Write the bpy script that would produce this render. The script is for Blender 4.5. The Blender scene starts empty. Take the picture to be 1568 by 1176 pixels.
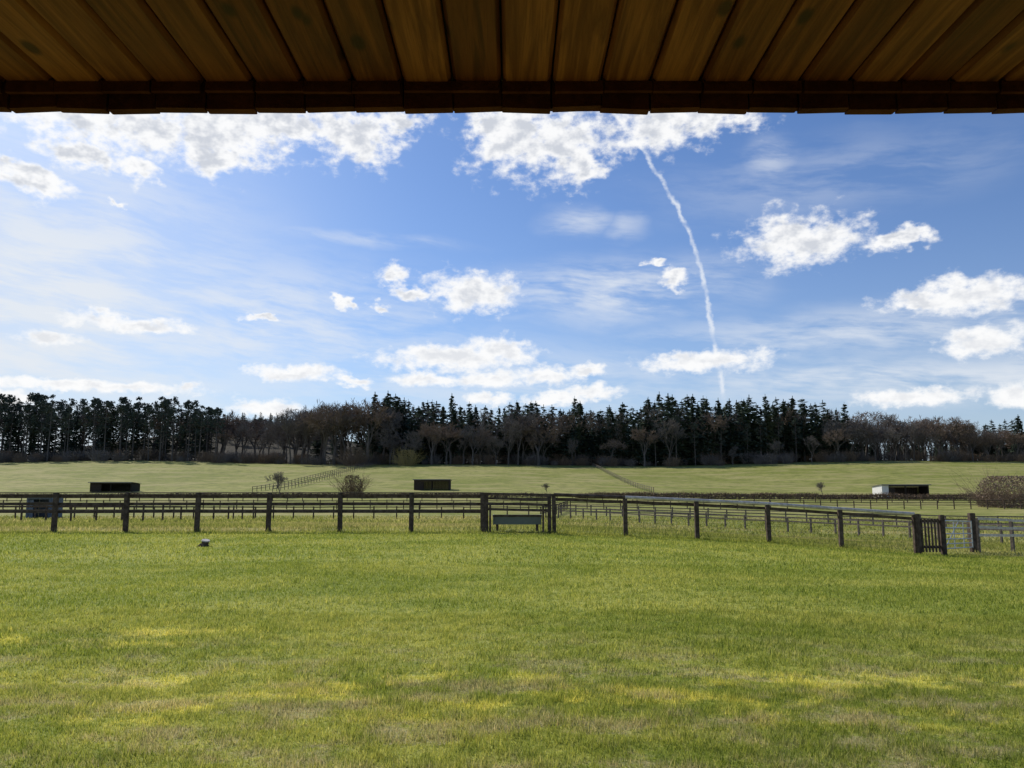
import bpy, math, random
import numpy as np
from mathutils import Vector, Matrix
random.seed(7); np.random.seed(7)
S=bpy.context.scene
S.view_settings.view_transform='Standard'; S.view_settings.look='None'; S.view_settings.exposure=0
R=math.radians
# ------------------------------------------------------------------ camera
PITCH=R(7.4); F=1178.0
cd=bpy.data.cameras.new("camera"); cam=bpy.data.objects.new("camera",cd); S.collection.objects.link(cam)
cam.location=(0,0,1.6); cam.rotation_euler=(R(90)+PITCH,0,0)
cd.sensor_width=36; cd.lens=36*F/1568; cd.clip_end=6000; cd.clip_start=0.05
S.camera=cam
# ------------------------------------------------------------------ sun
SAZ=R(-42); SEL=R(38)
sd=Vector((math.sin(SAZ)*math.cos(SEL),math.cos(SAZ)*math.cos(SEL),math.sin(SEL)))
ld=bpy.data.lights.new("sun","SUN"); ld.energy=4.5; ld.angle=R(0.5); ld.color=(1,0.93,0.82)
lo=bpy.data.objects.new("sun",ld); S.collection.objects.link(lo)
lo.rotation_euler=sd.to_track_quat('Z','Y').to_euler(); lo.location=(-30,30,40)

# ------------------------------------------------------------------ node helpers
class NT:
    def __init__(s,t,dim='3D'): s.t=t; s.dim=dim
    def n(s,ty,**k):
        x=s.t.nodes.new(ty)
        for a,b in k.items(): setattr(x,a,b)
        return x
    def put(s,sock,v):
        if v is None: return
        if isinstance(v,bpy.types.NodeSocket): s.t.links.new(v,sock)
        else: sock.default_value=v
    def m(s,op,a,b=None,c=None,clamp=False):
        x=s.n('ShaderNodeMath',operation=op); x.use_clamp=clamp
        s.put(x.inputs[0],a); s.put(x.inputs[1],b); s.put(x.inputs[2],c)
        return x.outputs[0]
    def v(s,op,a,b=None,c=None):
        x=s.n('ShaderNodeVectorMath',operation=op)
        s.put(x.inputs[0],a); s.put(x.inputs[1],b)
        if c is not None: s.put(x.inputs[2],c)
        return x.outputs['Value'] if op in('LENGTH','DOT_PRODUCT','DISTANCE') else x.outputs[0]
    def comb(s,a,b,c):
        x=s.n('ShaderNodeCombineXYZ'); s.put(x.inputs[0],a); s.put(x.inputs[1],b); s.put(x.inputs[2],c); return x.outputs[0]
    def noise(s,vec,scale,detail=4,rough=.5,dist=0,col=False):
        x=s.n('ShaderNodeTexNoise'); x.noise_dimensions=s.dim; s.put(x.inputs['Vector'],vec)
        s.put(x.inputs['Scale'],scale); x.inputs['Detail'].default_value=detail
        x.inputs['Roughness'].default_value=rough; x.inputs['Distortion'].default_value=dist
        return x.outputs['Color' if col else 0]
    def mr(s,val,a,b,c=0.,d=1.,smooth=True):
        x=s.n('ShaderNodeMapRange'); x.interpolation_type='SMOOTHSTEP' if smooth else 'LINEAR'
        s.put(x.inputs[0],val); s.put(x.inputs[1],a); s.put(x.inputs[2],b); s.put(x.inputs[3],c); s.put(x.inputs[4],d)
        return x.outputs[0]
    def mix(s,f,a,b,bt='MIX'):
        x=s.n('ShaderNodeMix',data_type='RGBA',blend_type=bt); s.put(x.inputs[0],f)
        for k,vv in((6,a),(7,b)):
            if not isinstance(vv,bpy.types.NodeSocket): vv=(vv[0],vv[1],vv[2],1)
            s.put(x.inputs[k],vv)
        return x.outputs[2]

def mat(name):
    m=bpy.data.materials.new(name); m.use_nodes=True; t=m.node_tree; t.nodes.clear()
    N=NT(t); out=N.n('ShaderNodeOutputMaterial'); return m,N,out
def principled(N,out,col,rough=.8,spec=.3,normal=None,metal=0):
    p=N.n('ShaderNodeBsdfPrincipled'); N.put(p.inputs['Base Color'],col if isinstance(col,bpy.types.NodeSocket) else (*col,1))
    N.put(p.inputs['Roughness'],rough); p.inputs['Specular IOR Level'].default_value=spec; p.inputs['Metallic'].default_value=metal
    if normal: N.put(p.inputs['Normal'],normal)
    N.t.links.new(p.outputs[0],out.inputs[0]); return p
def bump(N,h,st=.5,d=.02):
    b=N.n('ShaderNodeBump'); b.inputs['Strength'].default_value=st; b.inputs['Distance'].default_value=d
    N.put(b.inputs['Height'],h); return b.outputs[0]

# ------------------------------------------------------------------ world
def ae(px,py):
    xc=(px-784)/F; yc=(588-py)/F
    d=Vector((xc,math.cos(PITCH)-yc*math.sin(PITCH),math.sin(PITCH)+yc*math.cos(PITCH))).normalized()
    return math.atan2(d.x,d.y),math.asin(d.z)
W=bpy.data.worlds.new("World"); S.world=W; W.use_nodes=True
W.cycles.sampling_method='NONE'
W.node_tree.nodes.clear(); N=NT(W.node_tree,'2D')
wout=N.n('ShaderNodeOutputWorld'); bg=N.n('ShaderNodeBackground'); bg.inputs[1].default_value=0.10
W.node_tree.links.new(bg.outputs[0],wout.inputs[0])
sky=N.n('ShaderNodeTexSky'); sky.sky_type='NISHITA'; sky.sun_disc=False
sky.sun_elevation=SEL; sky.sun_rotation=SAZ; sky.air_density=1.0; sky.dust_density=0.7; sky.ozone_density=2.2
tc=N.n('ShaderNodeTexCoord'); sp=N.n('ShaderNodeSeparateXYZ'); N.put(sp.inputs[0],tc.outputs['Generated'])
az=N.m('ARCTAN2',sp.outputs[0],sp.outputs[1]); el=N.m('ARCSINE',sp.outputs[2])
clouds=[(110,180,70,26),(215,190,80,34),(330,200,80,44),(430,188,70,32),(540,205,70,36),(610,185,50,20),(125,232,45,18),(212,256,28,15),(48,275,48,14),(330,240,35,22),
(790,205,68,50),(865,220,66,46),(760,190,42,30),(905,250,40,20),(1000,185,75,38),(1095,180,60,22),(178,315,12,6),
(1225,368,72,30),(1372,366,36,11),(725,447,58,27),(600,420,25,15),(530,462,9,8),(575,468,14,6),(630,449,30,9),(1490,450,66,19),(1410,460,45,11),(1035,428,18,12),(1010,408,12,5),
(690,549,92,14),(765,538,45,18),(1080,553,76,14),(450,571,56,9),(750,578,50,12),(650,581,45,9),(840,575,45,12),(905,567,24,8),(545,584,25,7),(205,496,65,8),(400,484,22,4),
(75,515,28,9),(130,592,120,7),(290,595,14,6),(10,606,30,9),(410,626,42,11),(1400,608,65,10),(1560,606,25,13),(1510,522,42,16),(850,610,40,10),(750,612,30,9),(905,600,40,10)]
P=N.comb(az,el,0.)
ps=N.v('MULTIPLY',P,(1.,1.5,1.))
kk=N.mr(el,0.03,0.42,0.10,1.0,False)
n=N.noise(ps,20.,3,.55,0,True)
off=N.v('MULTIPLY',N.v('SUBTRACT',n,(.5,.5,.5)),N.comb(N.m('MULTIPLY',kk,.09),N.m('MULTIPLY',kk,.06),0.))
n3=N.noise(ps,70.,3,.6,0,True)
off2=N.v('MULTIPLY',N.v('SUBTRACT',n3,(.5,.5,.5)),(.018,.011,0.))
qq=N.v('ADD',N.v('ADD',P,off),off2)
cur=None
for (x,y,rx,ry) in clouds:
    a,e=ae(x,y); sx,sy=F/(rx*1.16),F/(ry*1.2)
    l=N.v('LENGTH',N.v('MULTIPLY_ADD',qq,(sx,sy,0),(-a*sx,-e*sy,0)))
    cur=l if cur is None else N.m('SMOOTH_MIN',cur,l,.18)
em=N.m('SUBTRACT',1.0,cur)
def nz(v,d,s=48.,g=1.5): return N.m('MULTIPLY',N.m('SUBTRACT',N.noise(v,s,d,.60),.5),g)
d0=N.m('ADD',em,nz(ps,6))
alpha=N.mr(d0,-0.34,.56)
alpha=N.m('POWER',alpha,N.mr(el,.1,.4,.85,1.15))
d1=N.m('ADD',em,nz(N.v('ADD',ps,(-.006,.018,0.)),3,36.,2.6))
thick=N.m('MULTIPLY',N.mr(d1,0.2,1.25),N.mr(el,.08,.34,.45,1.))
# cirrus
cir=[(110,385,200,44,1.),(30,470,230,170,1.2),(330,490,290,70,.9),(930,445,150,36,1.),(1350,505,280,30,.8),(1420,580,290,26,1.),(1150,590,260,40,.5),(880,335,44,16,.75),(955,345,28,18,.55),(1190,245,36,24,.6),(700,585,400,50,.6),(560,372,110,8,.5),(1260,275,190,40,.3),(20,370,90,50,1.)]
nc=N.noise(N.v('MULTIPLY',P,(1.,1.4,1.)),7.,4,.5,0,True)
q=N.v('MULTIPLY_ADD',N.v('SUBTRACT',nc,(.5,.5,.5)),(.07,.035,0),P)
cw=None
for (x,y,rx,ry,w) in cir:
    a,e=ae(x,y); sx,sy=F/rx*.75,F/ry*.75
    l=N.v('LENGTH',N.v('MULTIPLY_ADD',q,(sx,sy,0),(-a*sx,-e*sy,0)))
    l=N.mr(l,1.5,0.,0.,w)
    cw=l if cw is None else N.m('MAXIMUM',cw,l)
rot=N.n('ShaderNodeVectorRotate',rotation_type='Z_AXIS'); N.put(rot.inputs['Vector'],N.v('MULTIPLY_ADD',N.v('SUBTRACT',nc,(.5,.5,.5)),(.03,.02,0),P)); rot.inputs['Angle'].default_value=R(6)
s1=N.noise(N.v('MULTIPLY',rot.outputs[0],(1.,4.2,1.)),8.,7,.55)
s2=N.noise(N.v('MULTIPLY',rot.outputs[0],(1.,7.,1.)),28.,4,.6)
st=N.mr(N.m('MULTIPLY_ADD',s2,.2,N.m('MULTIPLY',s1,.8)),.31,.66)
cirrus=N.m('MULTIPLY',N.m('MULTIPLY',cw,st,clamp=True),.85)
# contrail
tr=[(925,150),(940,172),(990,240),(1040,325),(1070,400),(1083,460),(1092,515),(1103,580),(1108,612)]
pts=sorted([(ae(x,y)[1],ae(x,y)[0]) for x,y in tr])
fc=N.n('ShaderNodeFloatCurve'); c=fc.mapping.curves[0]
e0,e1=pts[0][0],pts[-1][0]; a0,a1=min(p[1] for p in pts),max(p[1] for p in pts)
nn=[((p[0]-e0)/(e1-e0),(p[1]-a0)/(a1-a0)) for p in pts]
c.points[0].location=nn[0]; c.points[1].location=nn[-1]
for p in nn[1:-1]: c.points.new(*p)
fc.mapping.update()
N.put(fc.inputs['Value'],N.mr(el,e0,e1,0.,1.,False))
ca=N.m('MULTIPLY_ADD',fc.outputs[0],a1-a0,a0)
nw=N.noise(P,42.,4,.65)
wig=N.m('MULTIPLY',N.m('SUBTRACT',nw,.5),.013)
dist=N.m('ABSOLUTE',N.m('ADD',N.m('SUBTRACT',az,ca),wig))
tm=N.mr(dist,.0046,.0002)
tm=N.m('MULTIPLY',tm,N.mr(N.noise(ps,32.,3,.6),.3,.62,.22,.8))
tm=N.m('MULTIPLY',tm,N.mr(el,.085,.12)); tm=N.m('MULTIPLY',tm,N.mr(el,e1+.03,e1))
haze=N.m('MULTIPLY',N.m('POWER',2.718,N.m('MULTIPLY',el,-8.)),.76,clamp=True)
veil=N.m('MULTIPLY',N.mr(az,-.10,-.68),N.m('MULTIPLY',N.mr(el,.52,.20),.66))
skyc=N.mix(1.,sky.outputs[0],(0.62,0.83,1.15),'MULTIPLY')
col=N.mix(veil,skyc,(7.2,7.7,8.3))
col=N.mix(haze,col,(6.4,7.3,8.3))
col=N.mix(cirrus,col,(8.0,8.4,8.9))
col=N.mix(tm,col,(8.0,8.5,9.3))
cc=N.mix(thick,(9.9,9.9,9.9),(6.3,6.6,7.2))
col=N.mix(N.m('MULTIPLY',alpha,.97),col,cc)
W.node_tree.links.new(col,bg.inputs[0])

# ------------------------------------------------------------------ terrain
def sm(a,b,x): 
    t=np.clip((x-a)/(b-a),0,1); return t*t*(3-2*t)
PY=[-100,24,30,40,60,80,100,130,150,180,200,240,280,320,400,500,900,1500,3000]
PZ=[0,0,-.1,-.5,-1.3,-2.0,-2.2,-1.7,-1.0,-.1,.9,3.8,6.9,9.7,13,14,14,14,14]
XX=[-200,-1,1.45,3.8,6.3,8.8,11.25,13.8,20,40,200]; XZ=[0,0,-.05,-.14,-.24,-.36,-.53,-.71,-.95,-1.4,-1.4]
yy=np.linspace(-100,3000,3101); zz=np.interp(yy,PY,PZ)
kern=np.ones(15)/15; zs=np.convolve(np.pad(zz,7,mode='edge'),kern,'valid')
zz=np.where(yy>34,zs,zz)
def H(x,y):
    x=np.asarray(x,float); y=np.asarray(y,float)
    z=np.interp(y,yy,zz)
    z=z+np.interp(x,XX,XZ)*sm(7,25,y)*(1-sm(45,100,y))
    z=z+36*np.exp(-((x+235)/150.)**2)*sm(430,720,y)
    z=z+ .04*np.sin(x*.9+1.3*np.sin(y*.35))*sm(3,9,y)*(1-sm(18,26,y))*.6
    z=z+ (.5*np.sin(x*.021+y*.013)+.35*np.sin(x*.043+2))*sm(120,230,y)
    z=z+ 1.2*sm(60,230,np.abs(x))*sm(200,320,y)
    return z
def h(x,y): return float(H(x,y))
def axis(segs):
    o=[]
    for a,b,s in segs: o+=list(np.arange(a,b,s))
    return np.array(o+[segs[-1][1]])
gx=axis([(-3000,-400,200),(-400,-40,8),(-40,40,.8),(40,400,8),(400,3000,200)])
gy=axis([(-200,-20,30),(-20,2,2),(2,40,.6),(40,120,3),(120,420,8),(420,1000,30),(1000,4000,300)])
X,Y=np.meshgrid(gx,gy); Z=H(X,Y)
nx,ny=len(gx),len(gy)
V=np.stack([X,Y,Z],-1).reshape(-1,3)
ii=(np.arange(ny-1)[:,None]*nx+np.arange(nx-1)[None]).reshape(-1)
Fc=np.stack([ii,ii+1,ii+1+nx,ii+nx],-1)
def npmesh(name,V,Fc,mats,smooth=False):
    me=bpy.data.meshes.new(name); k=Fc.shape[1]
    me.vertices.add(len(V)); me.vertices.foreach_set('co',np.asarray(V,np.float32).ravel())
    me.loops.add(Fc.size); me.loops.foreach_set('vertex_index',Fc.astype(np.int32).ravel())
    me.polygons.add(len(Fc)); me.polygons.foreach_set('loop_start',np.arange(0,Fc.size,k,dtype=np.int32))
    for m_ in mats: me.materials.append(m_)
    me.update(calc_edges=True); me.validate()
    me.polygons.foreach_set('use_smooth',np.full(len(me.polygons),smooth))
    ob=bpy.data.objects.new(name,me); S.collection.objects.link(ob)
    return ob

def grass_color(N):
    g=N.n('ShaderNodeNewGeometry'); P=g.outputs['Position']; s=N.n('ShaderNodeSeparateXYZ'); N.put(s.inputs[0],P)
    y=s.outputs[1]
    N.dim='2D'
    ns=N.v('MULTIPLY',P,(.5,1,0))
    a=N.noise(ns,.55,4,.6); b=N.noise(P,2.6,4,.65); c=N.noise(ns,1.9,6,.78)
    c2=N.noise(N.v('MULTIPLY',P,(.8,1,0)),11.,3,.65)
    lawn=N.mix(N.mr(a,.38,.62),(.240,.285,.046),(.36,.375,.078))
    lawn=N.mix(N.mr(b,.45,.75,0,.6),lawn,(.16,.215,.032))
    lawn=N.mix(N.mr(c2,.52,.72,0,.6),lawn,(.125,.17,.03))
    lawn=N.mix(N.mr(c2,.46,.30,0,.5),lawn,(.48,.47,.14))
    near=N.mr(y,10.,5.5)
    band=N.m('MAXIMUM',N.mr(N.m('ABSOLUTE',N.m('SUBTRACT',y,6.1)),1.3,.3),N.m('MULTIPLY',N.mr(N.m('ABSOLUTE',N.m('SUBTRACT',y,8.4)),1.2,.1),N.mr(s.outputs[0],0.,-3.)))
    moss=N.m('MULTIPLY',N.mr(c,.49,.63),band)
    lawn=N.mix(N.m('MULTIPLY',moss,.8),lawn,(.66,.61,.13))
    t=N.noise(N.v('ADD',ns,(7.3,2.1,0)),2.2,6,.78)
    tan=N.m('MULTIPLY',N.mr(t,.47,.63),N.m('MULTIPLY',near,N.mr(y,3.0,4.6)))
    lawn=N.mix(N.m('MULTIPLY',tan,.7),lawn,(.43,.37,.21))
    e=N.noise(P,.035,5,.6); f=N.noise(P,.35,6,.7); gq=N.noise(ns,.12,5,.65)
    field=N.mix(N.mr(e,.4,.6),(.245,.265,.060),(.33,.325,.10))
    field=N.mix(N.mr(f,.40,.66,0,.8),field,(.15,.17,.04))
    field=N.mix(N.mr(gq,.45,.65,0,.6),field,(.40,.35,.155))
    col=N.mix(N.mr(N.m('ADD',y,N.m('MULTIPLY',b,2.)),27.2,28.6),lawn,field)
    wood=N.mr(N.m('ADD',y,N.m('MULTIPLY',N.m('SUBTRACT',e,.5),14.)),321,327)
    col=N.mix(wood,col,(.035,.03,.02))
    N.dim='3D'
    return col,P,y,b,f
m_ground,N,out=mat("grass_ground")
col,Pp,yv,b,f=grass_color(N)
fine=N.noise(Pp,38.,4,.7); mid=N.noise(Pp,7.,4,.7)
col=N.mix(N.mr(fine,.35,.7,0,.5),col,N.mix(1.,col,(.45,.5,.4),'MULTIPLY'))
hh=N.m('ADD',N.m('MULTIPLY',fine,.35),N.m('MULTIPLY',mid,1.))
principled(N,out,col,.9,.08,bump(N,hh,.55,.05))
npmesh("ground",V,Fc,[m_ground],True)

# grass blades -----------------------------------------------------
m_blade,N,out=mat("grass_blades")
col,Pp,yv,b,f=grass_color(N)
at=N.n('ShaderNodeNewGeometry'); rv=at.outputs['Random Per Island']
col=N.mix(N.mr(rv,0,1,0,1,False),N.mix(1.,col,(.55,.65,.6),'MULTIPLY'),N.mix(1.,col,(1.55,1.4,1.9),'MULTIPLY'))
df=N.n('ShaderNodeBsdfDiffuse'); tl=N.n('ShaderNodeBsdfTranslucent'); mx=N.n('ShaderNodeMixShader'); mx.inputs[0].default_value=.5
N.put(df.inputs[0],col); N.put(tl.inputs[0],N.mix(1.,col,(1.2,1.2,.85),'MULTIPLY'))
for a,bb in((df.outputs[0],mx.inputs[1]),(tl.outputs[0],mx.inputs[2]),(mx.outputs[0],out.inputs[0])): N.t.links.new(a,bb)
BV=[]
def blades(y0,y1,dn,hgt,wid,k=.86,extra=None):
    area=k*(y1*y1-y0*y0); n=int(area*dn)
    yv=np.sqrt(np.random.rand(n)*(y1*y1-y0*y0)+y0*y0); xv=(np.random.rand(n)*2-1)*k*yv
    if extra is not None: xv,yv=extra; n=len(xv)
    zv=H(xv,yv)
    cl=.55+.9*(.5+.5*np.sin(xv*5.1+3*np.sin(yv*3.7))*np.sin(yv*6.3+2*np.sin(xv*4.1)))
    hh=hgt*(.4+np.random.rand(n)**1.5*1.2)*cl; th=np.random.rand(n)*6.283; w=wid*(.6+.8*np.random.rand(n))
    ln=np.random.rand(n)*.9*hh; la=np.random.rand(n)*6.283
    dx=np.cos(th)*w/2; dy=np.sin(th)*w/2
    a=np.stack([xv-dx,yv-dy,zv-.004],-1); b_=np.stack([xv+dx,yv+dy,zv-.004],-1)
    t=np.stack([xv+np.cos(la)*ln,yv+np.sin(la)*ln,zv+hh],-1)
    BV.append(np.stack([a,b_,t],1).reshape(-1,3))
blades(3.6,6.5,8500,.034,.0055); blades(6.5,10,3600,.034,.008); blades(10,16,1200,.036,.012); blades(16,27.5,320,.045,.022)
blades(27.5,50,60,.09,.04,.8); blades(50,90,10,.14,.10,.8)
nf=9000; xf=np.random.rand(nf)*50-30; xf[xf>13]=13-np.random.rand((xf>13).sum())*12; blades(1,2,1,.12,.02,extra=(xf,26.9+np.random.randn(nf)*.16))
V=np.concatenate(BV); npmesh("grass",V,np.arange(len(V)).reshape(-1,3),[m_blade])

# ------------------------------------------------------------------ simple mesh builder
class MB:
    def __init__(s): s.v=[]; s.f=[]; s.m=[]
    def box(s,c,size,rz=0,mi=0,M=None,tilt=0):
        if M is None: M=Matrix.Translation(c)@Matrix.Rotation(rz,4,'Z')@Matrix.Rotation(tilt,4,'Y')
        sx,sy,sz=[q/2 for q in size]; b=len(s.v)
        e=min(sx,sy,sz)*.18
        prof=[(-sx+e,-sy),(sx-e,-sy),(sx,-sy+e),(sx,sy-e),(sx-e,sy),(-sx+e,sy),(-sx,sy-e),(-sx,-sy+e)]
        for z,k in((-sz,0),(sz-e,0),(sz,1)):
            for x,y in prof:
                if k: x-=math.copysign(e*.8,x); y-=math.copysign(e*.8,y)
                s.v.append(M@Vector((x,y,z)))
        for r in(0,8):
            for i in range(8): s.f.append([b+r+i,b+r+(i+1)%8,b+r+8+(i+1)%8,b+r+8+i]); s.m.append(mi)
        s.f.append([b+i for i in range(7,-1,-1)]); s.f.append([b+16+i for i in range(8)]); s.m+=[mi,mi]
    def beam(s,p,q,wid,hei,mi=0):
        p=Vector(p);q=Vector(q);d=q-p; L=d.length; x=d.normalized(); y=Vector((0,0,1)).cross(x)
        if y.length<1e-3: y=Vector((0,1,0))
        y.normalize(); z=x.cross(y); M=Matrix.Translation((p+q)/2)@Matrix((x,y,z)).transposed().to_4x4()
        s.box(None,(L,wid,hei),mi=mi,M=M)
    def tube(s,p,q,r0,r1,n=6,mi=0,cap=False):
        p=Vector(p);q=Vector(q);d=(q-p).normalized(); a=d.cross(Vector((0,0,1)))
        if a.length<1e-3: a=Vector((1,0,0))
        a.normalize(); c=d.cross(a); b=len(s.v)
        for o,r in((p,r0),(q,r1)):
            for i in range(n):
                t=6.2832*i/n; s.v.append(o+a*(r*math.cos(t))+c*(r*math.sin(t)))
        for i in range(n): s.f.append([b+i,b+(i+1)%n,b+n+(i+1)%n,b+n+i]); s.m.append(mi)
        if cap: s.f.append([b+n+i for i in range(n)]); s.m.append(mi)
    def quad(s,c,u,v,mi=0):
        b=len(s.v); s.v+= [c-u-v,c+u-v*.6,c+u*.8+v,c-u*.7+v*.8]; s.f.append([b,b+1,b+2,b+3]); s.m.append(mi)
    def mesh(s,name,mats):
        me=bpy.data.meshes.new(name); me.from_pydata([tuple(v) for v in s.v],[],s.f)
        for m_ in mats: me.materials.append(m_)
        me.polygons.foreach_set('material_index',s.m); me.update(); return me
    def obj(s,name,mats,parent=None):
        ob=bpy.data.objects.new(name,s.mesh(name,mats)); S.collection.objects.link(ob)
        if parent: ob.parent=parent
        return ob
def empty(name):
    e=bpy.data.objects.new(name,None); S.collection.objects.link(e); return e

def wood_mat(name,c1,c2,scale=(1,1,1),rough=.85,spec=.15):
    m,N,out=mat(name); tc=N.n('ShaderNodeTexCoord'); g=N.n('ShaderNodeNewGeometry')
    p=N.v('MULTIPLY',tc.outputs['Object'],scale)
    n=N.noise(p,6,6,.65,.4); n2=N.noise(p,40,4,.7)
    col=N.mix(N.mr(n,.35,.68),c1,c2); col=N.mix(N.mr(g.outputs['Random Per Island'],0,1,0,.35,False),col,N.mix(1.,col,(.5,.5,.5),'MULTIPLY'))
    principled(N,out,col,rough,spec,bump(N,N.m('ADD',n,n2),.4,.006)); return m
m_fence=wood_mat("creosoted_wood",(.060,.042,.031),(.135,.102,.080))
m_rail=wood_mat("sunlit_weathered_rail",(.45,.39,.34),(.68,.62,.56),(1,1,1),.45,.6)  # pale bleached wood, base colour raised to stand for sunlight on the rails
m_grey=wood_mat("grey_wood",(.12,.10,.080),(.24,.20,.17))
m,N,out=mat("galvanised_steel"); g=N.n('ShaderNodeNewGeometry'); principled(N,out,N.mix(N.noise(g.outputs['Position'],9,4),(.35,.36,.37),(.55,.56,.57)),.45,.5,metal=.7); m_steel=m
m,N,out=mat("trough_green"); g=N.n('ShaderNodeNewGeometry'); principled(N,out,N.mix(N.noise(g.outputs['Position'],6,5),(.13,.155,.125),(.20,.225,.19)),.6,.3); m_green=m
m,N,out=mat("fence_wire"); principled(N,out,(.12,.12,.12),.5,.4,metal=.5); m_wire=m

# ------------------------------------------------------------------ main fence
YF=26.9
rnd=random.Random(3)
fb=MB()
xs=[1.45-2.46*k for k in range(1,14)][::-1]
def post(B,x,y,ht=1.31,w=.13,rz=0,mi=0):
    z=h(x,y); B.box((x,y,z+ht/2-.2),(w,w,ht+.4),rz=rz+rnd.uniform(-.05,.05),mi=mi,tilt=rnd.uniform(-.012,.012))
for x in xs: post(fb,x,YF,1.33,.15)
for i in range(len(xs)-1):
    a,b_=xs[i],xs[i+1]
    for hz in(1.22,.96,.70):
        fb.beam((a-.02,YF+.10,h(a,YF)+hz+rnd.uniform(-.012,.012)),(b_+.02,YF+.10+rnd.uniform(-.002,.002),h(b_,YF)+hz+rnd.uniform(-.012,.012)),.04,.10)
    fb.beam((a,YF+.04,h(a,YF)+1.345),(b_-.006,YF+.04,h(b_,YF)+1.345+rnd.uniform(-.004,.004)),.16,.03)
fb.obj("wooden_fence",[m_fence])
fb=MB()
xa,xb=-1.01,1.45
for x,ht in((xa+.13,1.3),(xb-.16,1.28),(xb,1.33)): post(fb,x,YF,ht,.13)
fb.beam((xa,YF,h(xa,YF)+1.32),(xb,YF,h(xb,YF)+1.32),.15,.07)
for hz in(1.16,.98,.79):
    fb.beam((xa+.16,YF-.09,h(xa,YF)+hz),(xb-.2,YF-.09,h(xb,YF)+hz),.04,.085)
for x in(xa+.26,xb-.38): fb.box((x,YF-.15,.45),(.07,.05,.95))
fb.obj("wooden_hurdle",[m_fence])
tb=MB()
x0,x1,z0,z1=-.62,.98,.20,.52; yc=YF+.55
for (sx,sy,c) in(((x1-x0),.04,((x0+x1)/2,yc-.25)),((x1-x0),.04,((x0+x1)/2,yc+.25))):
    tb.box((c[0],c[1],(z0+z1)/2),(sx,sy,z1-z0))
for xx_ in(x0-.022,x1+.022): tb.box((xx_,yc,(z0+z1)/2),(.04,.56,z1-z0+.02))
tb.box(((x0+x1)/2,yc,z0+.03),(x1-x0-.01,.44,.04))
tb.box(((x0+x1)/2,yc-.29,z1-.02),(x1-x0+.12,.05,.06),mi=1)
for xx_ in(x0+.1,x1-.1):
    for q in(-.18,.18): tb.box((xx_,yc+q,.09),(.08,.08,.24),mi=1)
tb.obj("water_trough",[m_green,m_fence])
fb=MB()
xr=[1.45+2.46*k for k in range(0,6)]; xr[-1]=13.72
yr=[26.9,26.9,26.9,26.9,26.85,26.6]
for x,y in list(zip(xr,yr))[1:]: post(fb,x,y,1.29,.14,mi=0)
for i in range(5):
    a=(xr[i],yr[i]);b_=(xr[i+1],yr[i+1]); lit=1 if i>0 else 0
    ns_=6
    for k in range(ns_):
        t0,t1=k/ns_,(k+1)/ns_; f0=lambda t:(a[0]+(b_[0]-a[0])*t,a[1]+(b_[1]-a[1])*t,h(*a)+(h(*b_)-h(*a))*t+1.33)
        fb.tube(f0(t0),f0(t1),.062,.060,14,mi=lit)
    for hz in(1.17,): fb.beam((a[0],a[1]+.10,h(*a)+hz),(b_[0],b_[1]+.10,h(*b_)+hz),.04,.10,mi=0)
    for hz in(.12,.27,.42,.57,.72,.87,1.02):
        fb.tube((a[0],a[1]+.08,h(*a)+hz),(b_[0],b_[1]+.08,h(*b_)+hz),.0022,.0022,4,mi=2)
    n=16
    for k in range(n):
        t=(k+.5)/n; x=a[0]+(b_[0]-a[0])*t; y=a[1]+(b_[1]-a[1])*t+.08; z=h(x,y)
        fb.tube((x,y,z+.12),(x,y,z+1.02),.0016,.0016,3,mi=2)
fb.obj("wooden_fence",[m_fence,m_rail,m_wire])
fb=MB()
xg0,xg1,yg=13.78,14.62,26.55
for x in(xg0,xg1): post(fb,x,yg,1.34,.15)
zg=h(14.2,yg)
for hz in(.25,1.12): fb.box(((xg0+xg1)/2,yg+.04,zg+hz),(xg1-xg0-.16,.04,.09))
for k in range(6): fb.box((xg0+.14+k*.112,yg,zg+.64),(.06,.03,1.12))
fb.obj("wicket_gate",[m_fence])
fb=MB()
A=Vector((14.78,26.75,0));Bq=Vector((17.2,29.2,0)); A.z=h(A.x,A.y);Bq.z=h(Bq.x,Bq.y)
for hz in(.2,.36,.52,.70,.90,1.14): fb.tube(A+Vector((0,0,hz)),Bq+Vector((-.12,-.12,hz)),.022,.022,8)
for t in(0,.33,.66,.965):
    p=A.lerp(Bq,t); fb.tube(p+Vector((0,0,.18)),p+Vector((0,0,1.16)),.022,.022,8)
fb.tube(A+Vector((0,0,.2)),A.lerp(Bq,.5)+Vector((0,0,1.13)),.016,.016,6)
fb.obj("metal_field_gate",[m_steel])
def fence(name,pts,sp=2.4,ht=1.25,rails=(1.15,.85,.55),mats=None,w=.12,lean=.02):
    B=MB()
    for i in range(len(pts)-1):
        p=Vector((*pts[i],0));q=Vector((*pts[i+1],0)); L=(q-p).length; n=max(1,int(L/sp)); 
        for k in range(n+(1 if i==len(pts)-2 else 0)):
            c=p.lerp(q,k/n); post(B,c.x,c.y,ht+rnd.uniform(-.05,.05),w,rz=math.atan2(q.y-p.y,q.x-p.x))
        for k in range(n):
            a=p.lerp(q,k/n);b_=p.lerp(q,(k+1)/n)
            for hz in rails:
                B.beam((a.x,a.y-.08,h(a.x,a.y)+hz+rnd.uniform(-lean,lean)),(b_.x,b_.y-.08,h(b_.x,b_.y)+hz+rnd.uniform(-lean,lean)),.04,.10,mi=1)
    return B.obj(name,mats or [m_fence,m_fence])
fb=MB(); post(fb,17.22,29.25,1.45,.2); fb.obj("gate_post",[m_fence])
fence("wooden_fence",[(17.5,29.4),(20,31.3),(40,44)],2.0,1.3,(1.25,.95,.65),[m_grey,m_rail])
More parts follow.
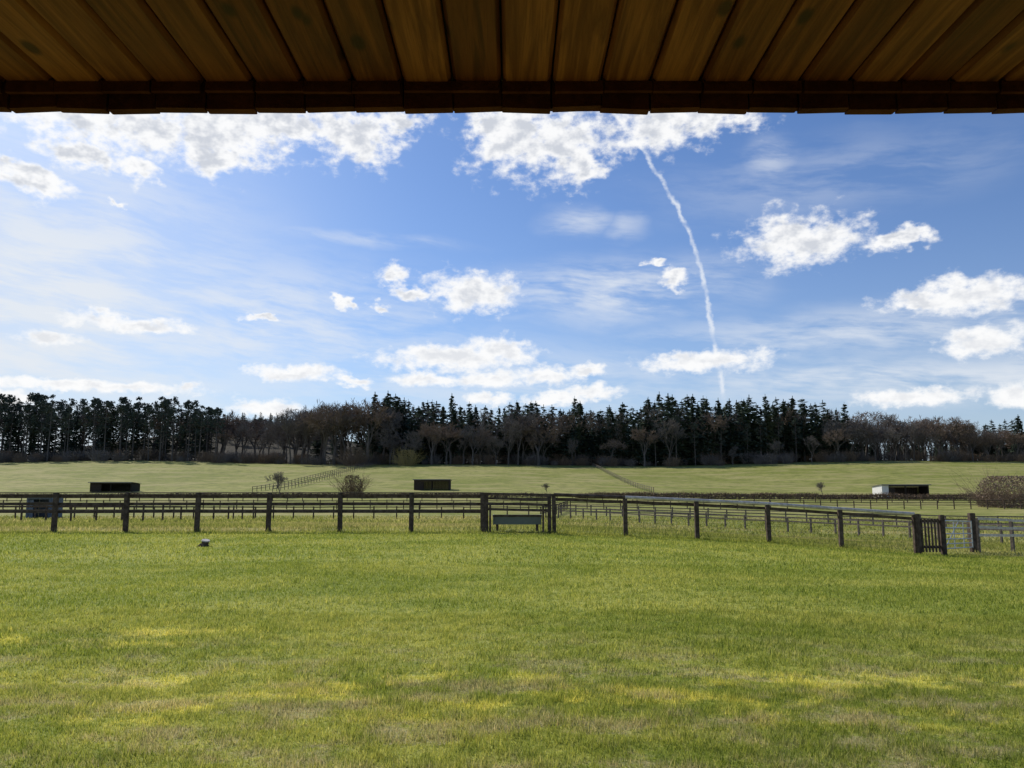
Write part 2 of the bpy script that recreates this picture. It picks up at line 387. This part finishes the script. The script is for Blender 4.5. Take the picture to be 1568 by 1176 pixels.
fence("wooden_fence",[(-55,80),(-14,79)],2.0,1.3,(1.2,.9))
fence("wooden_fence",[(-14,79),(4,82)],2.2,1.3,(1.2,.9))
fence("wooden_fence",[(-48,64),(-30,60),(-26,79)],2.2,1.3,(1.2,))
fence("wooden_fence",[(5,84),(24,58),(34,38)],1.9,1.2,(1.1,.8),[m_grey,m_grey])
fence("wooden_fence",[(6,95),(40,72),(70,62)],2.0,1.2,(1.1,.8,.5),[m_grey,m_grey])
fence("wooden_fence",[(-90,112),(90,112)],2.4,1.3,(1.2,.9,.6))
fence("wooden_fence",[(-100,138),(100,134)],2.6,1.3,(1.2,.9,.6))
fence("wooden_fence",[(3,81),(8,112)],2.2,1.3,(1.2,.9,.6))
fence("wooden_fence",[(-53,172),(-54,318)],3,1.3,(1.2,.7),[m_grey,m_grey])
fence("wooden_fence",[(-57.5,172),(-57.5,318)],3,1.3,(1.2,.7),[m_grey,m_grey])
fence("wooden_fence",[(31,170),(33,318)],3,1.3,(1.2,.7),[m_grey,m_grey])

sb=MB(); c=Vector((-7.95,20.2,h(-7.95,20.2)))
sb.tube(c+Vector((0,0,-.05)),c+Vector((.05,0,.14)),.10,.085,12,cap=False)
sb.tube(c+Vector((.05,0,.14)),c+Vector((.055,-.004,.165)),.11,.10,12,mi=1,cap=True)
for k in range(5):
    a=k*1.26; sb.tube(c+Vector((math.cos(a)*.17,math.sin(a)*.17,-.03)),c+Vector((math.cos(a)*.06,math.sin(a)*.06,.06)),.02,.035,6)
sb.obj("tree_stump",[m_fence,m_rail])

# ------------------------------------------------------------------ field shelters
m_dark=wood_mat("shelter_boarding",(.035,.028,.022),(.07,.055,.045))
m,N,out=mat("shelter_roof_sheet"); g=N.n('ShaderNodeNewGeometry'); principled(N,out,N.mix(N.noise(g.outputs['Position'],1.5,4),(.16,.16,.15),(.26,.25,.24)),.5,.5); m_roof=m
m,N,out=mat("sunlit_white_board"); g=N.n('ShaderNodeNewGeometry'); principled(N,out,N.mix(N.noise(g.outputs['Position'],2,5),(.62,.62,.60),(.78,.78,.76)),.7,.2); m_sunlit=m  # white stands for sun on the left end wall, put into the colour
m_blue=wood_mat("blue_grey_boarding",(.12,.14,.18),(.20,.24,.29))
def shelter(x,y,w,d,hf,hb,side_sunlit=False,bays=2,body=None):
    z=h(x,y)-.05; e=empty("field_shelter"); body=body or m_dark
    def part(nm,fn,mt):
        B=MB(); fn(B); B.obj(nm,[mt],e)
    part("back_wall",lambda B:[B.box((x-w/2+(k+.5)*w/24,y+d/2,z+hb/2),(w/24-.02,.05,hb)) for k in range(24)],body)
    for s,nm in((-1,"side_wall_left"),(1,"side_wall_right")):
        part(nm,lambda B:[B.box((x+s*(w/2+.03),y-d/2+(k+.5)*d/8,z+(hf+(hb-hf)*(k+.5)/8)/2),(.05,d/8-.01,hf+(hb-hf)*(k+.5)/8)) for k in range(8)],m_sunlit if side_sunlit and s<0 else body)
    def fr(B):
        for k in range(bays+1): B.box((x-w/2+.1+(w-.2)*k/bays,y-d/2,z+(hf-.3)/2),(.2,.15,hf-.3))
        B.box((x,y-d/2-.01,z+hf-.18),(w,.16,.34))
        B.box((x-w/2+w*.14,y-d/2+.05,z+(hf-.4)/2),(w*.26,.05,hf-.42))
    part("front_frame",fr,body)
    def rf(B):
        for k in range(14):
            xx_=x-w/2-.3+(k+.5)*(w+.6)/14
            B.beam((xx_,y-d/2-.5,z+hf+.08+(k%2)*.012),(xx_,y+d/2+.25,z+hb+.10+(k%2)*.012),(w+.6)/14,.05)
    part("roof",rf,m_roof)
    part("fascia",lambda B:B.box((x,y-d/2-.55,z+hf+.04),(w+.6,.04,.16)),m_roof)
    if side_sunlit:
        part("end_panel",lambda B:B.box((x-w/2+.55,y-d/2-.1,z+(hf-.05)/2),(1.3,.05,hf-.1)),m_sunlit)
shelter(-92,180,9.5,4,2.1,1.8)
shelter(-18.2,178,8,4,2.3,2.0)
shelter(76,152,9,4,2.5,2.1,True,2)
shelter(-51,85,2.6,2.2,2.4,2.2,False,1,m_blue)

# ------------------------------------------------------------------ trees
def foliage(name,c1,c2):
    m,N,out=mat(name); g=N.n('ShaderNodeNewGeometry'); oi=N.n('ShaderNodeObjectInfo')
    rr=N.m('ADD',N.m('MULTIPLY',oi.outputs['Random'],.5),N.m('MULTIPLY',g.outputs['Random Per Island'],.5))
    col=N.mix(rr,c1,c2)
    df=N.n('ShaderNodeBsdfDiffuse'); N.put(df.inputs[0],col)
    N.t.links.new(df.outputs[0],out.inputs[0]); return m
m_con=foliage("spruce_needles",(.034,.056,.044),(.095,.118,.080))
m_pine=foliage("pine_needles",(.045,.062,.050),(.100,.112,.082))
m_twig=foliage("bare_twigs",(.125,.110,.098),(.24,.21,.18))
m_twigr=foliage("bare_twigs_brown",(.16,.122,.094),(.28,.21,.155))
m_brown=foliage("brown_twigs",(.15,.105,.075),(.28,.205,.135))
m_willow=foliage("willow_twigs",(.30,.23,.09),(.46,.36,.14))
m_bark=foliage("bark",(.085,.075,.066),(.17,.15,.13))
def rv3(r): 
    v=Vector((r.gauss(0,1),r.gauss(0,1),r.gauss(0,1))); return v.normalized()
def conifer(seed,Ht=26.,R0=4.2,base=.10,pw_=.8):
    r=random.Random(seed); B=MB(); B.tube((0,0,-1),(0,0,Ht*.97),.32,.04,7,mi=1)
    nl=int(Ht*1.25)
    for k in range(nl):
        t=(k+r.random()*.5)/nl; z=Ht*(base+(1-base)*t); rad=R0*(1-t)**pw_*(.65+.6*r.random())+.15
        nb=5+int(6*(1-t))
        for j in range(nb):
            a=r.random()*6.283; L=rad*(.6+.6*r.random()); d=Vector((math.cos(a),math.sin(a),0)); droop=.28+.25*r.random()
            m_=max(2,int(L*1.5))
            for q_ in range(m_):
                s=(q_+.8)/m_; c=d*(L*s)+Vector((0,0,z-droop*L*s+.12*L*s*s*2))+rv3(r)*.25
                u=(d*.9+rv3(r)*.5)*(.42+.26*r.random()); v=(Vector((-d.y,d.x,-.35))+rv3(r)*.5)*(.30+.22*r.random())
                B.quad(c,u,v)
    for q_ in range(6): B.quad(Vector((0,0,Ht*(.96+.012*q_))),Vector((.16,0,0)),Vector((0,.05,.3)))
    return B.mesh("conifer_mesh",[m_con,m_bark])
def pine(seed,Ht=24.):
    r=random.Random(seed); B=MB(); lean=Vector((r.uniform(-.6,.6),r.uniform(-.6,.6),0))
    B.tube((0,0,-1),lean+Vector((0,0,Ht*.95)),.30,.07,7,mi=1)
    cb=.42+.16*r.random()
    for k in range(34):
        t=cb+(1-cb)*r.random(); tt=(t-cb)/(1-cb); rad=3.0*math.sin(math.pi*min(1,.2+tt*.78))**.7
        a=r.random()*6.283; L=rad*(.4+.8*r.random()); c=lean*t+Vector((math.cos(a)*L,math.sin(a)*L,Ht*t))
        B.tube(lean*t+Vector((0,0,Ht*t-L*.35)),c,.08,.03,4,mi=1)
        cs=.6+.7*r.random()
        for q_ in range(24):
            o=rv3(r)*(r.random()**.5)*cs; o.z*=.8
            B.quad(c+o,rv3(r)*(.16+.14*r.random()),rv3(r)*(.16+.14*r.random()))
    for k in range(10):
        z=Ht*(.15+.35*r.random()); a=r.random()*6.283; B.tube((0,0,z),(math.cos(a)*1.8,math.sin(a)*1.8,z+.3),.05,.02,3,mi=1)
    return B.mesh("pine_mesh",[m_pine,m_bark])
def bare(seed,Ht=20.,mt=None,spread=1.,trunk=.22,lv=6,twr=.03):
    r=random.Random(seed); B=MB()
    def grow(p,d,L,rad,l):
        q=p+d*L; q2=p+d*L*.5+rv3(r)*L*.05
        n=6 if l<2 else (4 if l<3 else 3); mi=1 if l<4 else 0
        if l<4:
            B.tube(p,q2,rad,rad*.85,n,mi=mi); B.tube(q2,q,rad*.85,rad*.66,n,mi=mi)
        else: B.tube(p,q,rad,rad*.6,3,mi=mi)
        if l>=lv: return
        k=3
        if l>=lv-1: k=4
        for i in range(k):
            nd=(d+rv3(r)*(.50+.08*l)*spread+Vector((0,0,.10))).normalized()
            st=q if i<2 else p+d*L*r.uniform(.45,.95)
            grow(st,nd,L*r.uniform(.62,.84),max(rad*(.62 if i==0 else .48),twr),l+1)
    grow(Vector((0,0,-.5)),Vector((r.uniform(-.05,.05),r.uniform(-.05,.05),1)).normalized(),Ht*trunk,Ht*.014,0)
    top=max(v.z for v in B.v)
    for v in B.v: v*=Ht/top
    return B.mesh("bare_tree_mesh",[mt or m_twig,m_bark])
def shrub(seed,mt,n=60,w=2.,ht=2.2,leaf=260):
    r=random.Random(seed);B=MB()
    for k in range(n):
        a=r.random()*6.283; o=r.random()**.5*w*.35; p=Vector((math.cos(a)*o,math.sin(a)*o,-.2)); L=ht*(.6+.5*r.random())
        d=Vector((math.cos(a)*.55*r.random()*w/2,math.sin(a)*.55*r.random()*w/2,1)).normalized(); m_=p+d*L*.5; e=p+d*L+rv3(r)*.25*L
        B.tube(p,m_,.03,.025,3); B.tube(m_,e,.025,.012,3)
        for j in range(9):
            s=p.lerp(e,r.uniform(.3,1)); B.tube(s,s+(d+rv3(r)*.8)*L*.28,.014,.006,3)
    for k in range(leaf):
        a=r.random()*6.283; zz_=r.random(); rad=w/2*math.sqrt(max(.05,1-(zz_-.35)**2*1.6))*r.random()**.4
        B.quad(Vector((math.cos(a)*rad,math.sin(a)*rad,zz_*ht*.95)),rv3(r)*.09,rv3(r)*.09)
    return B.mesh("shrub_mesh",[mt,m_bark])
CON=[conifer(i,26,r0,b0,pw_) for i,(r0,b0,pw_) in enumerate([(5.0,.05,.62),(4.6,.1,.7),(5.6,.05,.55),(4.2,.2,.75),(5.0,.12,.5)])]
PIN=[pine(20+i) for i in range(4)]
BAR=[bare(40+i,20,mt_,spread=s_,twr=tw,trunk=tk) for i,(s_,mt_,tw,tk) in enumerate([(1.,m_twig,.036,.22),(1.2,m_twigr,.036,.2),(.9,m_twig,.03,.24),(1.1,m_twigr,.04,.17),(.8,m_twig,.036,.26),(.95,m_twigr,.034,.14),(1.3,m_twig,.036,.15)])]
SHR=[shrub(60,m_brown,60,4,3.2,500),shrub(61,m_twig,60,4,3,500)]
rt=random.Random(11)
woods=empty("conifer_woodland"); dwood=empty("deciduous_woodland"); pwood=empty("pine_woodland"); hillw=empty("hill_woodland")
cnt=[0]
def put(me,x,y,s,parent,nm,sz=None):
    cnt[0]+=1
    o=bpy.data.objects.new(nm+"_%d"%cnt[0],me); S.collection.objects.link(o); o.location=(x,y,h(x,y)-.1)
    o.rotation_euler=(0,0,rt.random()*6.283); o.scale=(s*rt.uniform(.85,1.25),s*rt.uniform(.85,1.25),sz or s); o.parent=parent
def wx(px,D): return (px-784)/F*D*.985
def band(lo_,hi_,depths,step,tops,kinds,parent,nm,jit=3.,base_h=26.,hv=.10,wide=1.):
    for D in depths:
        x=wx(lo_,D)
        while x<wx(hi_,D):
            px=784+x/(D*.985)*F; ty=np.interp(px,[t[0] for t in tops],[t[1] for t in tops])
            xx_=x+rt.uniform(-jit,jit)*.5; y=D+rt.uniform(-jit,jit)
            clump=1+.04*math.sin(x*.11+1)+.035*math.sin(x*.31)
            ztop=1.6+y*(742-ty)/F; hh_=(ztop-h(xx_,y))*rt.uniform(1-hv,1+hv*.25)*clump; s=max(.2,hh_/base_h)
            put(rt.choice(kinds),xx_,y,s*wide,parent,nm,s)
            x+=step*rt.uniform(.7,1.3)
ctop=[(560,614),(590,608),(640,622),(690,611),(740,628),(800,620),(850,625),(900,617),(960,625),(1010,613),(1060,607),(1110,609),(1200,616),(1260,619),(1300,632)]
band(570,1300,[327,337,348],4.2,ctop,CON,woods,"spruce",base_h=26.,hv=.18)
band(570,1300,[362],5.0,[(t[0],t[1]+6) for t in ctop],CON,woods,"spruce",base_h=26.,wide=1.3)
band(600,1290,[330],13,[(600,622),(900,622),(1290,622)],BAR,dwood,"bare_tree",base_h=20.)
band(1010,1250,[322],8,[(1000,640),(1250,640)],PIN,pwood,"pine",base_h=24.)
ptop=[(-100,612),(60,609),(150,620),(240,609),(300,617),(345,630)]
band(-120,338,[322,332,344,358],6,ptop,PIN,pwood,"pine",base_h=24.,hv=.16)
band(-120,330,[338,372],7,[(-100,622),(340,634)],CON,woods,"spruce",base_h=26.)
band(-120,345,[350],10,[(-100,614),(340,626)],BAR,dwood,"bare_tree",base_h=20.)
band(340,470,[336,352,372],8,[(340,646),(400,645),(470,622)],BAR,dwood,"bare_tree",base_h=20.,hv=.22)
band(445,600,[318,330,345],6.,[(445,622),(500,611),(560,611),(600,630)],BAR,dwood,"bare_tree",base_h=20.)
band(480,640,[372],7.,[(470,640),(640,625)],CON,woods,"spruce",base_h=26.)
band(600,760,[314,319],7.5,[(600,665),(640,645),(700,640),(750,650),(760,665)],BAR,dwood,"bare_tree",base_h=20.,hv=.18)
band(775,825,[315,320],6,[(770,640),(795,624),(830,640)],BAR,dwood,"bare_tree",base_h=20.,hv=.12)
band(830,980,[318],19,[(830,658),(900,672),(980,655)],BAR,dwood,"bare_tree",base_h=20.,hv=.2)
band(985,1050,[316],8,[(985,650),(1010,634),(1050,648)],BAR,dwood,"bare_tree",base_h=20.)
band(1130,1330,[314],14,[(1120,672),(1320,652)],BAR,dwood,"bare_tree",base_h=20.,hv=.25)
band(1285,1540,[320,328,338,350,365],5.5,[(1290,638),(1350,638),(1420,640),(1500,648),(1540,660)],BAR,dwood,"bare_tree",base_h=20.,hv=.25)
band(1290,1560,[372,380],4.5,[(1290,672),(1560,676)],CON,woods,"spruce",base_h=26.,wide=1.5,hv=.2)
band(1498,1800,[345,358],5.5,[(1500,648),(1568,641),(1800,630)],CON,woods,"spruce",base_h=26.)
band(1490,1800,[320,330],7,[(1490,660),(1800,650)],BAR,dwood,"bare_tree",base_h=20.)
for px,ty in((590,602),(1303,619),(882,610),(1028,606),(1180,607),(690,606)):
    y=324; x=wx(px,y); s=(1.6+y*(742-ty)/F-h(x,y))/26; put(CON[3],x,y,s,woods,"spruce")
for k in range(260):
    px=rt.uniform(-120,1750); y=rt.uniform(314,330); put(rt.choice(SHR),wx(px,y),y,rt.uniform(.5,1.6),dwood,"undergrowth")
for k in range(260):
    px=rt.uniform(270,520); y=rt.uniform(560,800); put(rt.choice(CON+BAR+BAR),wx(px,y),y,rt.uniform(.45,.7),hillw,"hill_tree")
for k in range(110):
    px=rt.uniform(1200,1700); y=rt.uniform(395,520); put(rt.choice(CON+BAR),wx(px,y),y,rt.uniform(.45,.6),hillw,"hill_tree")
def single(nm,me,x,y,s):
    o=bpy.data.objects.new(nm,me); S.collection.objects.link(o); o.location=(x,y,h(x,y)-.05); o.scale=(s,s,s); return o
bt2=bare(91,6,m_twig,.9,.20,6,.018)
single("copper_beech_sapling",shrub(95,m_brown,80,4.2,4.4,1500),wx(538,150),150,1.0)
single("bare_sapling",bt2,wx(427,150),150,.85)
single("bare_sapling",bt2,wx(1262,160),160,.5)
single("bare_sapling",bt2,wx(838,160),160,.4)
single("yellow_willow",shrub(96,m_willow,90,7,6,2500),wx(622,306),306,1.1)
single("brown_shrub",shrub(97,m_twigr,150,9,5,5500),wx(1548,118),118,1.0)
single("brown_shrub",shrub(98,m_brown,90,7,6,2500),wx(540,306),306,1.3)
def hedge(pts,ht,w,n):
    r=random.Random(len(pts)+int(ht*10));B=MB()
    for i in range(len(pts)-1):
        p=Vector((*pts[i],0));q=Vector((*pts[i+1],0)); L=(q-p).length
        for k in range(int(L*n)):
            c=p.lerp(q,r.random()); lump=.8+.12*math.sin(c.x*.21+math.sin(c.x*.09)*3)+.08*math.sin(c.x*.83)
            c+=Vector((r.gauss(0,w*.3),r.gauss(0,w*.3),0)); c.z=h(c.x,c.y)+ht*lump*r.random()**.8
            B.quad(c,rv3(r)*.13,rv3(r)*.13) if r.random()<.6 else B.tube(c,c+Vector((r.gauss(0,.2),r.gauss(0,.2),.4)),.02,.01,3)
    B.obj("hedge",[m_brown,m_bark])
hedge([(12,146),(70,144),(160,138)],1.1,1.4,170)
hedge([(-130,150),(-40,152),(8,148)],.8,1.2,80)

# ------------------------------------------------------------------ timber building overhang
m,N,out=mat("soffit_timber"); tc=N.n('ShaderNodeTexCoord'); oi=N.n('ShaderNodeObjectInfo')
off=N.comb(N.m('MULTIPLY',oi.outputs['Random'],37.),N.m('MULTIPLY',oi.outputs['Random'],91.),0.)
p=N.v('ADD',tc.outputs['Object'],off)
wv=N.noise(N.v('MULTIPLY',p,(26,1.6,6)),1.6,5,.6,.7); gr=N.noise(N.v('MULTIPLY',p,(170,4,20)),1.5,4,.7)
vo=N.n('ShaderNodeTexVoronoi'); N.put(vo.inputs['Vector'],N.v('MULTIPLY',p,(14,7,0))); vo.inputs['Scale'].default_value=.9
kn=N.mr(vo.outputs['Distance'],.22,.10)
col=N.mix(N.mr(wv,.35,.65),(.120,.029,.0085),(.27,.088,.034)); col=N.mix(N.mr(gr,.4,.75,0,.5),col,(.065,.015,.006))
col=N.mix(N.m('MULTIPLY',kn,.9),col,(.030,.006,.003))
col=N.mix(N.mr(oi.outputs['Random'],.2,1.,0,.9,False),col,N.mix(1.,col,(.45,.30,.25),'MULTIPLY'))
principled(N,out,col,.55,.25,bump(N,N.m('ADD',gr,wv),.3,.002)); m_soff=m
m_end=wood_mat("eaves_board_stain",(.060,.013,.008),(.105,.028,.016),(3,3,3))
bld=empty("timber_stable")
zr=2.4; pw=.1; r=random.Random(5)
for k in range(-50,51):
    x=k*pw+.03; B=MB(); wdt=pw-.004
    y0,y1=-1.0,1.462
    c_=.010; pr=[(-wdt/2,.022),(-wdt/2,c_),(-wdt/2+c_*.7,0),(wdt/2-c_*.7,0),(wdt/2,c_),(wdt/2,.022)]
    for yy_ in(y0,y1):
        for a,z in pr: B.v.append(Vector((a,yy_,z)))
    for i in range(6): B.f.append([i,(i+1)%6,6+(i+1)%6,6+i]); B.m.append(0)
    B.f.append(list(range(5,-1,-1)));B.f.append(list(range(6,12)));B.m+=[0,0]
    o=B.obj("soffit_board_%d"%(k+51),[m_soff],bld); o.location=(x,0,zr+r.uniform(-.0012,.0012)+0)
B=MB()
for k in range(-50,51):
    x=k*pw+.03; dz=r.uniform(-.003,.003); tl_=r.uniform(-.045,.045)
    B.box((x,1.480+r.uniform(-.003,.003),zr-.011+dz),(pw-.002,.022,.070),tilt=tl_)
    B.box((x+r.uniform(-.005,.005),1.462-.008,zr-.010),(pw*.96,.010,.020+.006*r.random()))
    B.box((x+pw/2,1.499,zr-.006),(pw*.97,.012,.060),tilt=r.uniform(-.01,.01))
B.obj("eaves_board",[m_end],bld)
B=MB(); B.box((0,.2,zr+.06),(10.4,2.7,.06)); B.obj("roof_deck",[m_dark],bld)
B=MB()
for k in range(104): B.box((-5.15+k*.1,-1.03,zr/2),(.097,.025,zr)); 
B.obj("shade_wall_boards",[m_dark],bld)  # unseen wall behind the camera, added to darken the soffit
